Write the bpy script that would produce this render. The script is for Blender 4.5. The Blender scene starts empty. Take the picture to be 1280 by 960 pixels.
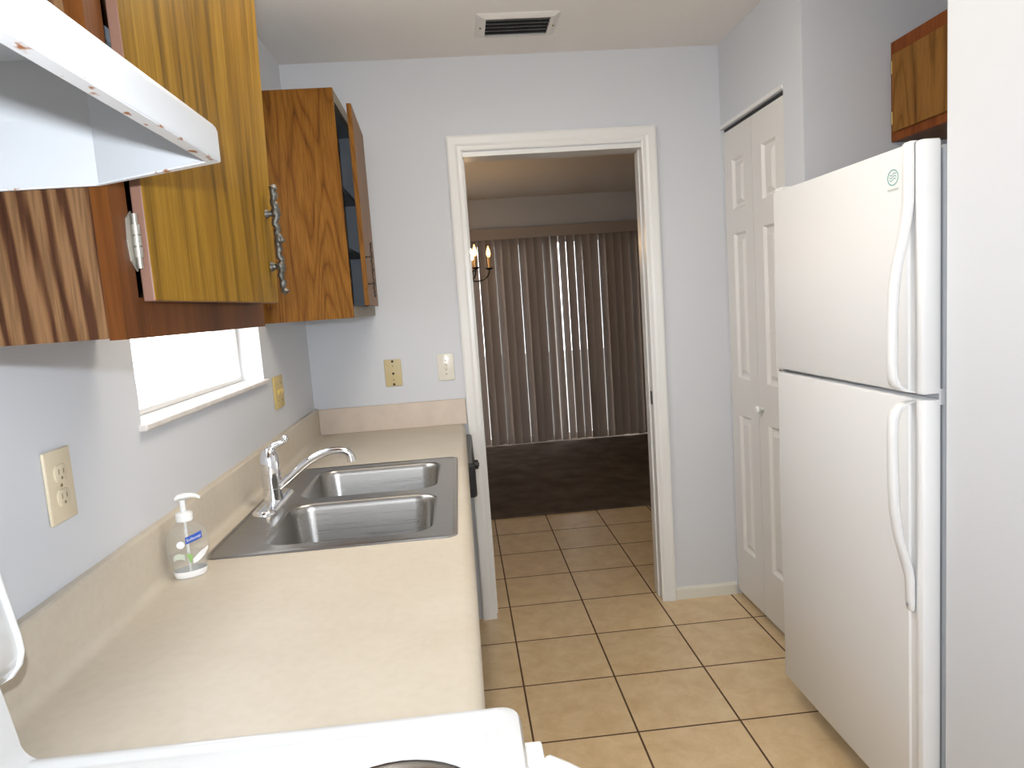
import bpy, bmesh, math, random
from mathutils import Vector, Matrix
random.seed(7)
PI = math.pi
sc = bpy.context.scene
col = sc.collection

# ------------------------------------------------------------------ materials
def newmat(name):
    m = bpy.data.materials.new(name); m.use_nodes = True
    nt = m.node_tree
    return m, nt, nt.nodes['Principled BSDF']

def N(nt, t, **kw):
    n = nt.nodes.new(t)
    for k, v in kw.items(): setattr(n, k, v)
    return n

def plain(name, c, rough=.5, metal=0., bump=0., bscale=200., var=0., vscale=6., coat=0., spec=.5):
    m, nt, b = newmat(name)
    b.inputs['Base Color'].default_value = (*c, 1)
    b.inputs['Roughness'].default_value = rough
    b.inputs['Metallic'].default_value = metal
    b.inputs['Coat Weight'].default_value = coat
    b.inputs['Specular IOR Level'].default_value = spec
    tc = N(nt, 'ShaderNodeTexCoord')
    if var:
        n = N(nt, 'ShaderNodeTexNoise'); n.inputs['Scale'].default_value = vscale; n.inputs['Detail'].default_value = 4
        r = N(nt, 'ShaderNodeValToRGB')
        r.color_ramp.elements[0].position = .3; r.color_ramp.elements[1].position = .7
        r.color_ramp.elements[0].color = (*[x*(1-var) for x in c], 1)
        r.color_ramp.elements[1].color = (*[min(1, x*(1+var)) for x in c], 1)
        nt.links.new(tc.outputs['Object'], n.inputs['Vector'])
        nt.links.new(n.outputs['Fac'], r.inputs['Fac']); nt.links.new(r.outputs['Color'], b.inputs['Base Color'])
    if bump:
        n = N(nt, 'ShaderNodeTexNoise'); n.inputs['Scale'].default_value = bscale; n.inputs['Detail'].default_value = 3
        bp = N(nt, 'ShaderNodeBump'); bp.inputs['Strength'].default_value = bump; bp.inputs['Distance'].default_value = .002
        nt.links.new(tc.outputs['Object'], n.inputs['Vector'])
        nt.links.new(n.outputs['Fac'], bp.inputs['Height']); nt.links.new(bp.outputs['Normal'], b.inputs['Normal'])
    return m

def wood(name, dark, mid, light, scale=22., stretch=.05, dist=.6, fine=.35, rough=.38, contrast=(.32, .5, .68), seed=0., bands=0., bmix=.42, spec=.08, wave=0.):
    m, nt, b = newmat(name)
    L = nt.links.new
    tc = N(nt, 'ShaderNodeTexCoord'); mp = N(nt, 'ShaderNodeMapping')
    mp.inputs['Scale'].default_value = (scale, scale, scale*stretch)
    mp.inputs['Location'].default_value = (seed, seed*.7, seed*.3)
    L(tc.outputs['Object'], mp.inputs['Vector'])
    n = N(nt, 'ShaderNodeTexNoise'); n.inputs['Scale'].default_value = 1; n.inputs['Detail'].default_value = 5
    n.inputs['Roughness'].default_value = .6; n.inputs['Distortion'].default_value = dist
    L(mp.outputs['Vector'], n.inputs['Vector'])
    fac = n.outputs['Fac']
    if bands:
        # growth rings: repeated bands of a smooth stretched field give cathedral figure
        mp3 = N(nt, 'ShaderNodeMapping'); mp3.inputs['Scale'].default_value = (scale*.3, scale*.3, scale*stretch*.55)
        mp3.inputs['Location'].default_value = (seed*1.3, seed, seed)
        L(tc.outputs['Object'], mp3.inputs['Vector'])
        n3 = N(nt, 'ShaderNodeTexNoise'); n3.inputs['Scale'].default_value = 1; n3.inputs['Detail'].default_value = 2
        n3.inputs['Roughness'].default_value = .35
        L(mp3.outputs['Vector'], n3.inputs['Vector'])
        mu = N(nt, 'ShaderNodeMath', operation='MULTIPLY'); mu.inputs[1].default_value = bands
        L(n3.outputs['Fac'], mu.inputs[0])
        sn = N(nt, 'ShaderNodeMath', operation='SINE'); L(mu.outputs[0], sn.inputs[0])
        ab = N(nt, 'ShaderNodeMath', operation='ABSOLUTE'); L(sn.outputs[0], ab.inputs[0])
        fr = N(nt, 'ShaderNodeMath', operation='POWER'); fr.inputs[1].default_value = .6; L(ab.outputs[0], fr.inputs[0])
        mx = N(nt, 'ShaderNodeMix'); mx.inputs[0].default_value = bmix
        L(n.outputs['Fac'], mx.inputs[2]); L(fr.outputs[0], mx.inputs[3])
        fac = mx.outputs[0]
    if wave:
        # strongly drawn, roughly parallel dark grain lines
        mp4 = N(nt, 'ShaderNodeMapping'); mp4.inputs['Scale'].default_value = (1, 1, .075); mp4.inputs['Location'].default_value = (seed, 0, seed)
        L(tc.outputs['Object'], mp4.inputs['Vector'])
        wv = N(nt, 'ShaderNodeTexWave', wave_type='BANDS', bands_direction='DIAGONAL', wave_profile='SIN')
        wv.inputs['Scale'].default_value = wave; wv.inputs['Distortion'].default_value = 5; wv.inputs['Detail'].default_value = 3
        wv.inputs['Detail Scale'].default_value = .8; wv.inputs['Detail Roughness'].default_value = .6
        L(mp4.outputs['Vector'], wv.inputs['Vector'])
        mw_ = N(nt, 'ShaderNodeMix'); mw_.inputs[0].default_value = .5
        L(fac, mw_.inputs[2]); L(wv.outputs['Fac'], mw_.inputs[3]); fac = mw_.outputs[0]
    r = N(nt, 'ShaderNodeValToRGB'); e = r.color_ramp.elements
    e[0].position = contrast[0]; e[0].color = (*dark, 1)
    e[1].position = contrast[2]; e[1].color = (*light, 1)
    k = e.new(contrast[1]); k.color = (*mid, 1)
    L(fac, r.inputs['Fac'])
    mp2 = N(nt, 'ShaderNodeMapping'); mp2.inputs['Scale'].default_value = (330, 330, 14)
    L(tc.outputs['Object'], mp2.inputs['Vector'])
    n2 = N(nt, 'ShaderNodeTexNoise'); n2.inputs['Scale'].default_value = 1; n2.inputs['Detail'].default_value = 2
    L(mp2.outputs['Vector'], n2.inputs['Vector'])
    r2 = N(nt, 'ShaderNodeValToRGB'); r2.color_ramp.elements[0].position = .38; r2.color_ramp.elements[1].position = .55
    r2.color_ramp.elements[0].color = (1-fine, 1-fine, 1-fine, 1); r2.color_ramp.elements[1].color = (1, 1, 1, 1)
    L(n2.outputs['Fac'], r2.inputs['Fac'])
    mm = N(nt, 'ShaderNodeMix', data_type='RGBA', blend_type='MULTIPLY'); mm.inputs[0].default_value = 1
    L(r.outputs['Color'], mm.inputs[6]); L(r2.outputs['Color'], mm.inputs[7])
    L(mm.outputs[2], b.inputs['Base Color'])
    b.inputs['Roughness'].default_value = rough; b.inputs['Specular IOR Level'].default_value = spec
    bp = N(nt, 'ShaderNodeBump'); bp.inputs['Strength'].default_value = .15; bp.inputs['Distance'].default_value = .001
    L(n2.outputs['Fac'], bp.inputs['Height']); L(bp.outputs['Normal'], b.inputs['Normal'])
    return m

def emit(name, c, s):
    m, nt, b = newmat(name)
    b.inputs['Base Color'].default_value = (*c, 1)
    b.inputs['Emission Color'].default_value = (*c, 1); b.inputs['Emission Strength'].default_value = s
    return m

M = {}
M['wall'] = plain('wall_paint', (.655, .668, .698), .55, bump=.12, bscale=260)
M['ceil'] = plain('ceiling_paint', (.86, .82, .78), .8, bump=.25, bscale=130)
M['white_trim'] = plain('trim_gloss_paint', (.80, .79, .765), .3, bump=.05, bscale=60)
M['base_trim'] = plain('baseboard_paint', (.74, .72, .64), .35)
M['door_paint'] = plain('bifold_paint', (.76, .735, .70), .42)
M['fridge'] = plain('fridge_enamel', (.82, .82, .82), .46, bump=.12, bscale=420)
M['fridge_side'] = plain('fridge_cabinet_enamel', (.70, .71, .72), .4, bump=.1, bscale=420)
M['enamel'] = plain('white_enamel', (.64, .64, .635), .18, coat=.3)
M['hood'] = plain('hood_enamel', (.55, .55, .55), .32)
M['grey_gasket'] = plain('grey_gasket', (.30, .30, .31), .6)
M['laminate_edge'] = plain('door_edge_band', (.22, .115, .08), .45, spec=.2)
M['chrome'] = plain('chrome', (.86, .87, .90), .07, metal=1)
M['pewter'] = plain('antique_pewter', (.13, .122, .105), .42, metal=.75, bump=.6, bscale=240, var=.35, vscale=90)
M['brass'] = plain('antique_brass', (.36, .27, .12), .4, metal=.8)
M['hinge_metal'] = plain('nickel_hinge', (.36, .33, .28), .4, metal=.55)
M['black'] = plain('black_plastic', (.012, .012, .013), .35)
M['dark_iron'] = plain('black_iron', (.02, .016, .013), .45, metal=.4)
M['tan_plate'] = plain('tan_plastic', (.58, .47, .25), .4)
M['gold_plate'] = plain('yellowed_plastic', (.62, .47, .17), .38)
M['almond_plate'] = plain('almond_plastic', (.71, .61, .44), .38)
M['ivory_plate'] = plain('ivory_plastic', (.76, .72, .63), .16)
M['dark_hole'] = plain('dark_recess', (.02, .017, .012), .7)
M['screw'] = plain('painted_screw', (.30, .22, .10), .4, metal=.5)
M['white_plastic'] = plain('white_plastic', (.85, .85, .83), .3)
M['vent'] = plain('vent_enamel', (.74, .71, .67), .45)
M['duct'] = plain('duct_shade_black', (.012, .011, .010), .9)
M['vane'] = plain('blind_vinyl', (.36, .305, .27), .5, bump=.15, bscale=160)
M['valance'] = plain('valance_vinyl', (.42, .36, .31), .5)
M['alu'] = plain('window_aluminium', (.80, .80, .79), .35, metal=.3)
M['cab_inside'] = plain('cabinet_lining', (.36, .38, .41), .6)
M['burner'] = plain('burner_coil', (.03, .03, .032), .5, metal=.3)
M['pan'] = plain('drip_pan_chrome', (.26, .26, .26), .18, metal=1)
M['steel'] = None
M['candle'] = plain('candle_sleeve', (.75, .52, .26), .5)
M['blue_print'] = plain('blue_print', (.02, .08, .42), .4)
M['white_print'] = plain('white_print', (.88, .88, .87), .4)
M['green_print'] = plain('green_print', (.30, .50, .16), .4)
M['pale_print'] = plain('pale_print', (.62, .66, .55), .5)
M['teal_print'] = plain('teal_print', (.16, .42, .40), .4)
M['grey_print'] = plain('grey_print', (.55, .57, .55), .4)
M['bulb_bright'] = emit('lit_bulb', (1., .66, .32), 110)
M['bulb_amber'] = emit('amber_bulb', (1., .40, .11), 9)
M['lamp_diffuser'] = emit('lamp_diffuser', (1., .92, .79), 9.4)

M['oak_side'] = wood('oak_panel_strong_grain', (.060, .024, .012), (.15, .071, .030), (.20, .104, .047), scale=80, stretch=.045, dist=1.0, fine=.3, contrast=(.30, .44, .60), seed=3.1, wave=29.)
M['oak_frame'] = wood('oak_face_frame', (.070, .020, .004), (.125, .039, .007), (.165, .057, .012), scale=16, stretch=.08, fine=.12, rough=.42, spec=.15, seed=1.7)
M['oak_door'] = wood('oak_door_front', (.105, .056, .009), (.25, .128, .013), (.32, .18, .023), scale=44, stretch=.035, dist=.5, fine=.18, rough=.36, contrast=(.3, .48, .66), seed=6.4)
M['oak_far'] = wood('oak_panel_cathedral', (.070, .024, .007), (.130, .050, .007), (.175, .073, .012), scale=26, stretch=.06, dist=.8, fine=.25, bands=56., bmix=.36, contrast=(.25, .45, .7), seed=9.2)
M['oak_small'] = wood('oak_door_brown', (.12, .05, .010), (.20, .087, .017), (.26, .118, .026), scale=26, stretch=.06, dist=.7, fine=.2, bands=34., contrast=(.25, .45, .7), seed=4.4)
M['oak_raw'] = wood('oak_raw_edge', (.20, .16, .11), (.30, .25, .18), (.36, .31, .24), scale=60, stretch=.1, fine=.3, seed=2.)
M['oak_red'] = wood('oak_red_frame', (.12, .030, .008), (.21, .058, .013), (.26, .078, .02), scale=18, stretch=.08, fine=.2, rough=.35, seed=5.)

def brushed():
    m, nt, b = newmat('brushed_steel')
    L = nt.links.new
    b.inputs['Metallic'].default_value = 1
    b.inputs['Base Color'].default_value = (.385, .37, .35, 1)
    tc = N(nt, 'ShaderNodeTexCoord'); mp = N(nt, 'ShaderNodeMapping'); mp.inputs['Scale'].default_value = (4, 500, 500)
    L(tc.outputs['Object'], mp.inputs['Vector'])
    n = N(nt, 'ShaderNodeTexNoise'); n.inputs['Scale'].default_value = 1
    L(mp.outputs['Vector'], n.inputs['Vector'])
    mr = N(nt, 'ShaderNodeMapRange'); mr.inputs[3].default_value = .22; mr.inputs[4].default_value = .38
    L(n.outputs['Fac'], mr.inputs[0]); L(mr.outputs[0], b.inputs['Roughness'])
    return m
M['steel'] = brushed()

def laminate():
    m, nt, b = newmat('counter_laminate')
    L = nt.links.new
    tc = N(nt, 'ShaderNodeTexCoord')
    n = N(nt, 'ShaderNodeTexNoise'); n.inputs['Scale'].default_value = 3.2; n.inputs['Detail'].default_value = 7; n.inputs['Roughness'].default_value = .58
    n.inputs['Distortion'].default_value = .6
    L(tc.outputs['Object'], n.inputs['Vector'])
    r = N(nt, 'ShaderNodeValToRGB'); e = r.color_ramp.elements
    e[0].position = .3; e[0].color = (.55, .48, .382, 1)
    e[1].position = .7; e[1].color = (.615, .55, .455, 1)
    L(n.outputs['Fac'], r.inputs['Fac'])
    n2 = N(nt, 'ShaderNodeTexNoise'); n2.inputs['Scale'].default_value = 60; n2.inputs['Detail'].default_value = 4
    L(tc.outputs['Object'], n2.inputs['Vector'])
    r2 = N(nt, 'ShaderNodeValToRGB'); r2.color_ramp.elements[0].position = .35; r2.color_ramp.elements[1].position = .6
    r2.color_ramp.elements[0].color = (.965, .96, .95, 1); r2.color_ramp.elements[1].color = (1, 1, 1, 1)
    L(n2.outputs['Fac'], r2.inputs['Fac'])
    mm = N(nt, 'ShaderNodeMix', data_type='RGBA', blend_type='MULTIPLY'); mm.inputs[0].default_value = 1
    L(r.outputs['Color'], mm.inputs[6]); L(r2.outputs['Color'], mm.inputs[7])
    L(mm.outputs[2], b.inputs['Base Color'])
    b.inputs['Roughness'].default_value = .42
    return m
M['laminate'] = laminate()
M['laminate_end'] = plain('backsplash_end_laminate', (.64, .54, .45), .45, var=.06, vscale=14)

TILE, TX, TY = .3449, .7898, .0936
def tiles():
    m, nt, b = newmat('ceramic_floor_tile')
    L = nt.links.new
    tc = N(nt, 'ShaderNodeTexCoord'); mp = N(nt, 'ShaderNodeMapping')
    mp.inputs['Location'].default_value = (-TX+TILE*20, -TY+TILE*20, 0)
    L(tc.outputs['Object'], mp.inputs['Vector'])
    br = N(nt, 'ShaderNodeTexBrick'); br.offset = 0; br.squash = 1
    br.inputs['Scale'].default_value = 1; br.inputs['Brick Width'].default_value = TILE; br.inputs['Row Height'].default_value = TILE
    br.inputs['Mortar Size'].default_value = .0036; br.inputs['Mortar Smooth'].default_value = .1; br.inputs['Bias'].default_value = 0
    br.inputs['Color1'].default_value = (.93, .93, .93, 1); br.inputs['Color2'].default_value = (1, 1, 1, 1)
    L(mp.outputs['Vector'], br.inputs['Vector'])
    n = N(nt, 'ShaderNodeTexNoise'); n.inputs['Scale'].default_value = 12; n.inputs['Detail'].default_value = 10; n.inputs['Roughness'].default_value = .68
    n.inputs['Distortion'].default_value = .4
    L(tc.outputs['Object'], n.inputs['Vector'])
    r = N(nt, 'ShaderNodeValToRGB'); e = r.color_ramp.elements
    e[0].position = .32; e[0].color = (.66, .465, .245, 1)
    e[1].position = .68; e[1].color = (.80, .62, .38, 1)
    L(n.outputs['Fac'], r.inputs['Fac'])
    mm = N(nt, 'ShaderNodeMix', data_type='RGBA', blend_type='MULTIPLY'); mm.inputs[0].default_value = 1
    L(r.outputs['Color'], mm.inputs[6]); L(br.outputs['Color'], mm.inputs[7])
    mx = N(nt, 'ShaderNodeMix', data_type='RGBA'); mx.inputs[7].default_value = (.105, .052, .024, 1)
    L(br.outputs['Fac'], mx.inputs[0]); L(mm.outputs[2], mx.inputs[6])
    L(mx.outputs[2], b.inputs['Base Color'])
    mr = N(nt, 'ShaderNodeMapRange'); mr.inputs[3].default_value = .3; mr.inputs[4].default_value = .8
    L(br.outputs['Fac'], mr.inputs[0]); L(mr.outputs[0], b.inputs['Roughness'])
    bp = N(nt, 'ShaderNodeBump'); bp.inputs['Strength'].default_value = .5; bp.inputs['Distance'].default_value = .003; bp.invert = True
    L(br.outputs['Fac'], bp.inputs['Height']); L(bp.outputs['Normal'], b.inputs['Normal'])
    return m
M['tile'] = tiles()
M['carpet'] = plain('brown_carpet', (.125, .098, .078), .95, bump=1., bscale=420, var=.3, vscale=5, spec=.1)

def rusty():
    m, nt, b = newmat('hood_lip_rusty_enamel')
    L = nt.links.new
    tc = N(nt, 'ShaderNodeTexCoord')
    n = N(nt, 'ShaderNodeTexNoise'); n.inputs['Scale'].default_value = 75; n.inputs['Detail'].default_value = 3
    mp = N(nt, 'ShaderNodeMapping'); mp.inputs['Scale'].default_value = (1, .55, 1); mp.inputs['Location'].default_value = (.3, .11, 0)
    L(tc.outputs['Object'], mp.inputs['Vector']); L(mp.outputs['Vector'], n.inputs['Vector'])
    r = N(nt, 'ShaderNodeValToRGB'); e = r.color_ramp.elements
    e[0].position = .60; e[0].color = (.68, .67, .66, 1)
    e[1].position = .66; e[1].color = (.36, .13, .04, 1)
    L(n.outputs['Fac'], r.inputs['Fac']); L(r.outputs['Color'], b.inputs['Base Color'])
    b.inputs['Roughness'].default_value = .45
    return m
M['rusty'] = rusty()

def glass(name, tint=(1, 1, 1), diff=0., ior=1.45):
    m, nt, b = newmat(name)
    L = nt.links.new
    out = nt.nodes['Material Output']
    tr = N(nt, 'ShaderNodeBsdfTransparent'); tr.inputs['Color'].default_value = (*tint, 1)
    gl = N(nt, 'ShaderNodeBsdfGlossy'); gl.inputs['Roughness'].default_value = .06
    lw = N(nt, 'ShaderNodeLayerWeight'); lw.inputs['Blend'].default_value = .5
    pw = N(nt, 'ShaderNodeMath', operation='POWER'); pw.inputs[1].default_value = 5; L(lw.outputs['Facing'], pw.inputs[0])
    fr = N(nt, 'ShaderNodeMapRange'); fr.inputs[3].default_value = ((ior-1)/(ior+1))**2; fr.inputs[4].default_value = .8*(ior-1)/.45
    L(pw.outputs[0], fr.inputs[0])
    mx = N(nt, 'ShaderNodeMixShader')
    L(fr.outputs[0], mx.inputs[0]); L(tr.outputs[0], mx.inputs[1]); L(gl.outputs[0], mx.inputs[2])
    last = mx
    if diff:
        df = N(nt, 'ShaderNodeBsdfDiffuse'); df.inputs['Color'].default_value = (.86, .86, .84, 1)
        m2 = N(nt, 'ShaderNodeMixShader'); m2.inputs[0].default_value = diff
        L(mx.outputs[0], m2.inputs[1]); L(df.outputs[0], m2.inputs[2]); last = m2
    L(last.outputs[0], out.inputs['Surface'])
    return m
M['pane'] = glass('window_glass')
M['bottle'] = glass('clear_plastic', (.95, .95, .94), .10, 1.22)
M['soap'] = glass('clear_soap', (.97, .97, .97), .06, 1.1)

# ------------------------------------------------------------------ objects
W = {}
def props(o, label=None, cat=None, group=None, kind=None):
    if label: o['label'] = label
    if cat: o['category'] = cat
    if group: o['group'] = group
    if kind: o['kind'] = kind
    return o

def thing(name, label, cat, loc, group=None, kind=None):
    o = bpy.data.objects.new(name, None); o.empty_display_size = .05
    col.objects.link(o); o.location = loc; W[o] = Vector(loc)
    return props(o, label, cat, group, kind)

def mesh(name, bm, mats, parent=None, loc=None, smooth=None, label=None, cat=None, group=None, kind=None):
    off = W[parent] if parent is not None else Vector(loc or (0, 0, 0))
    bmesh.ops.translate(bm, verts=bm.verts, vec=-off)
    bmesh.ops.recalc_face_normals(bm, faces=bm.faces)
    me = bpy.data.meshes.new(name); bm.to_mesh(me); bm.free()
    if not isinstance(mats, (list, tuple)): mats = [mats]
    for x in mats: me.materials.append(x)
    if smooth is not None:
        me.polygons.foreach_set('use_smooth', [True]*len(me.polygons))
        me.set_sharp_from_angle(angle=math.radians(smooth))
    o = bpy.data.objects.new(name, me); col.objects.link(o)
    if parent is not None: o.parent = parent
    else: o.location = off
    W[o] = off
    return props(o, label, cat, group, kind)

def structure(name, bm, mat, label=None, cat=None, **k):
    return mesh(name, bm, mat, label=label, cat=cat, kind='structure', **k)

def B(): return bmesh.new()

def box(bm, x0, x1, y0, y1, z0, z1, bev=0., seg=2, mi=0, rot=None):
    t = bmesh.new()
    vs = [t.verts.new(p) for p in [(x0,y0,z0),(x1,y0,z0),(x1,y1,z0),(x0,y1,z0),(x0,y0,z1),(x1,y0,z1),(x1,y1,z1),(x0,y1,z1)]]
    for f in [(0,3,2,1),(4,5,6,7),(0,1,5,4),(1,2,6,5),(2,3,7,6),(3,0,4,7)]:
        t.faces.new([vs[i] for i in f])
    if bev: bmesh.ops.bevel(t, geom=list(t.edges), offset=bev, segments=seg, profile=.5, affect='EDGES')
    merge(bm, t, mi, rot)

def merge(bm, t, mi=0, mtx=None):
    if mtx is not None: bmesh.ops.transform(t, matrix=mtx, verts=t.verts)
    mp = {v: bm.verts.new(v.co) for v in t.verts}
    for f in t.faces:
        try:
            g = bm.faces.new([mp[v] for v in f.verts]); g.material_index = mi if mi else f.material_index
        except ValueError: pass
    t.free()

def prism(bm, pts, axis, a, b, bev=0., mi=0):
    """extrude a 2-D outline along an axis; pts are the other two coordinates in x,y,z order"""
    t = bmesh.new()
    def P(p, v):
        q = list(p); q.insert(axis, v); return q
    A = [t.verts.new(P(p, a)) for p in pts]; C = [t.verts.new(P(p, b)) for p in pts]
    n = len(pts)
    t.faces.new(A); t.faces.new(C[::-1])
    for i in range(n): t.faces.new([A[i], C[i], C[(i+1) % n], A[(i+1) % n]])
    if bev:
        es = [e for e in t.edges if len(e.link_faces) == 2 and (e.link_faces[0].normal.length == 0 or True)]
        bmesh.ops.recalc_face_normals(t, faces=t.faces)
        es = [e for e in t.edges if e.calc_face_angle(0) > .6]
        bmesh.ops.bevel(t, geom=es, offset=bev, segments=2, profile=.5, affect='EDGES')
    merge(bm, t, mi)

def loft(bm, loops, close=True, cap0=False, cap1=False, mi=0):
    rows = [[bm.verts.new(p) for p in l] for l in loops]
    n = len(rows[0])
    for a, b in zip(rows, rows[1:]):
        for i in range(n if close else n-1):
            f = bm.faces.new([a[i], a[(i+1) % n], b[(i+1) % n], b[i]]); f.material_index = mi
    if cap0: bm.faces.new(rows[0][::-1]).material_index = mi
    if cap1: bm.faces.new(rows[-1]).material_index = mi
    return rows

def tube(bm, pts, rad, n=12, cap=True, mi=0, flat=None):
    pts = [Vector(p) for p in pts]
    if not isinstance(rad, (list, tuple)): rad = [rad]*len(pts)
    T = []
    for i in range(len(pts)):
        a = pts[max(0, i-1)]; b = pts[min(len(pts)-1, i+1)]
        T.append((b-a).normalized())
    up = Vector((0, 0, 1)) if abs(T[0].z) < .9 else Vector((0, 1, 0))
    nrm = (up - T[0]*up.dot(T[0])).normalized()
    loops = []
    for i, p in enumerate(pts):
        nrm = (nrm - T[i]*nrm.dot(T[i])).normalized(); bi = T[i].cross(nrm)
        r = rad[i]; ra, rb = (r if isinstance(r, tuple) else (r, r))
        loops.append([p + nrm*math.cos(2*PI*k/n)*ra + bi*math.sin(2*PI*k/n)*rb for k in range(n)])
    loft(bm, loops, True, cap, cap, mi)

def lathe(bm, prof, c, n=24, mi=0, axis='z'):
    """profile of (radius, height) turned about an axis through c"""
    loops = []
    for r, h in prof:
        l = []
        for k in range(n):
            a = 2*PI*k/n; u, v = r*math.cos(a), r*math.sin(a)
            p = {'z': (u, v, h), 'x': (h, u, v), 'y': (u, h, v)}[axis]
            l.append((c[0]+p[0], c[1]+p[1], c[2]+p[2]))
        loops.append(l)
    loft(bm, loops, True, True, True, mi)

def rrect(x0, x1, y0, y1, r, z, n=6):
    out = []
    for cx, cy, a0 in [(x1-r, y1-r, 0), (x0+r, y1-r, 90), (x0+r, y0+r, 180), (x1-r, y0+r, 270)]:
        for k in range(n+1):
            a = math.radians(a0+90*k/n); out.append((cx+r*math.cos(a), cy+r*math.sin(a), z))
    return out

def bez(p0, p1, p2, p3, n=10):
    p0, p1, p2, p3 = map(Vector, (p0, p1, p2, p3)); out = []
    for i in range(n+1):
        t = i/n; out.append(p0*(1-t)**3 + p1*3*t*(1-t)**2 + p2*3*t*t*(1-t) + p3*t**3)
    return out

# ------------------------------------------------------------------ setting
H = 2.4627          # ceiling height
XR = 1.854          # closet wall
XN = 1.706          # wall in front of the refrigerator alcove
YN = -1.602         # where that wall ends
YA = -.72           # far side of the alcove
XA = 2.47           # back of the alcove
YB = -4.4           # wall behind the camera
DY = 3.86           # far wall of the dining room

b = B(); box(b, -.2, XA+.1, YB-.1, .06, -.1, 0); box(b, -.2, 3.7, .06, DY+.1, -.1, 0)
structure('floor', b, M['tile'])
b = B(); box(b, -.05, 1.84, 1.455, DY, 0, .012, .004); box(b, 1.84, 3.6, 1.30, DY, 0, .012, .004)
structure('floor_carpet', b, M['carpet'])
b = B(); box(b, -14, 16, -18, 18, -.2, -.12)
structure('ground', b, plain('pale_concrete', (.24, .235, .22), .9, var=.1, vscale=2))
b = B(); box(b, -.2, XA+.1, YB-.1, .06, H, H+.1); box(b, -.2, 3.7, .06, DY+.1, H-.012, H+.1)
structure('ceiling', b, M['ceil'])
WY0, WY1, WZ0, WZ1 = -1.600, -.708, 1.232, 2.12
b = B()
box(b, -.15, 0, YB, WY0, 0, H); box(b, -.15, 0, WY1, .0, 0, H)
box(b, -.15, 0, WY0, WY1, 0, WZ0); box(b, -.15, 0, WY0, WY1, WZ1, H)
structure('wall_left', b, M['wall'])
OX0, OX1, OZ = .724, 1.500, 2.055
b = B()
box(b, -.15, OX0-.018, 0, .115, 0, H); box(b, OX1+.018, 2.0, 0, .115, 0, H); box(b, OX0-.018, OX1+.018, 0, .115, OZ+.018, H)
structure('wall_back', b, M['wall'])
CY0, CY1, CZ = -.580, -.004, 2.106
b = B()
box(b, XR, XR+.11, YA+.0, CY0, 0, H); box(b, XR, XR+.11, CY0, 0, CZ, H); box(b, XR, XR+.11, CY1, 0, 0, CZ)
structure('wall_right', b, M['wall'])
b = B(); box(b, XR+.11, XA+.1, YA, YA+.1, 0, H); box(b, XA, XA+.1, YN, YA, 0, H)
structure('wall_alcove', b, M['wall'])
b = B(); box(b, XN, XN+.11, YB, YN, 0, H, .006, 2); box(b, XN+.11, XA+.1, YN-.11, YN, 0, H)
structure('wall_front_right', b, M['wall'])
b = B(); RX0, RX1, RZ0, RZ1 = .10, 1.64, .75, 2.25  # opening cut for the added fill window
box(b, -.15, RX0, YB-.1, YB, 0, H); box(b, RX1, XN+.11, YB-.1, YB, 0, H); box(b, RX0, RX1, YB-.1, YB, 0, RZ0); box(b, RX0, RX1, YB-.1, YB, RZ1, H)
structure('wall_behind', b, M['wall'])
b = B(); box(b, XR+.11, XR+.75, -.012, 0, 0, H); box(b, XR+.75, XR+.8, YA+.1, 0, 0, H)
structure('wall_closet_inside', b, M['wall'])
# dining room walls
PX0, PX1, PZ = .22, 3.05, 2.06
b = B()
box(b, -.15, PX0, DY, DY+.1, 0, H); box(b, PX1, 3.7, DY, DY+.1, 0, H); box(b, PX0, PX1, DY, DY+.1, PZ, H)
structure('wall_dining_far', b, M['wall'])
b = B(); box(b, -.15, -.05, .115, DY, 0, H); box(b, 3.6, 3.7, .115, DY, 0, H); box(b, 2.0, 3.6, .0, .115, 0, H)
structure('wall_dining_sides', b, M['wall'])

# door casing and jamb, baseboard
def casing(bm, x0, x1, zt, y, side):
    w = .064
    def prof(u):  # moulded section: (u across, thickness)
        return [(0, 0), (0, .010), (.006, .013), (.020, .0125), (.030, .016), (.056, .0185), (w, .017), (w, 0)]
    P = prof(0)
    path = [(x0, 0), (x0, zt), (x1, zt), (x1, 0)]
    dirs = [(-1, 0), (-1, 1), (1, 1), (1, 0)]
    loops = []
    for (px, pz), (dx, dz) in zip(path, dirs):
        loops.append([(px+dx*u, y+side*t, pz+dz*u) for u, t in P])
    loft(bm, loops, True, True, True)
b = B(); casing(b, OX0, OX1-.003, OZ+.022, 0, -1); casing(b, OX0, OX1, OZ+.022, .115, 1)
tr = structure('trim_1', b, M['white_trim'])
b = B()
box(b, OX0-.018, OX0, 0, .115, 0, OZ+.018); box(b, OX1, OX1+.018, 0, .115, 0, OZ+.018); box(b, OX0, OX1, 0, .115, OZ, OZ+.018)
box(b, OX0, OX0+.007, .045, .08, 0, OZ, .002); box(b, OX1-.007, OX1, .045, .08, 0, OZ, .002)
mesh('door_jamb', b, M['white_trim'], tr)
b = B(); box(b, OX1-.002, OX1+.001, .012, .038, .925, .985, .0008)
mesh('strike_plate', b, M['pewter'], tr)
b = B(); prism(b, [(0, 0), (-.012, 0), (-.012, .046), (-.008, .055), (-.004, .058), (0, .058)], 0, 1.564, XR)
structure('baseboard_back', b, M['base_trim'])
b = B(); prism(b, [(XR, 0), (XR-.012, 0), (XR-.012, .046), (XR-.006, .056), (XR, .058)], 1, YA, CY0-.004)
structure('baseboard_right', b, M['base_trim'])

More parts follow.
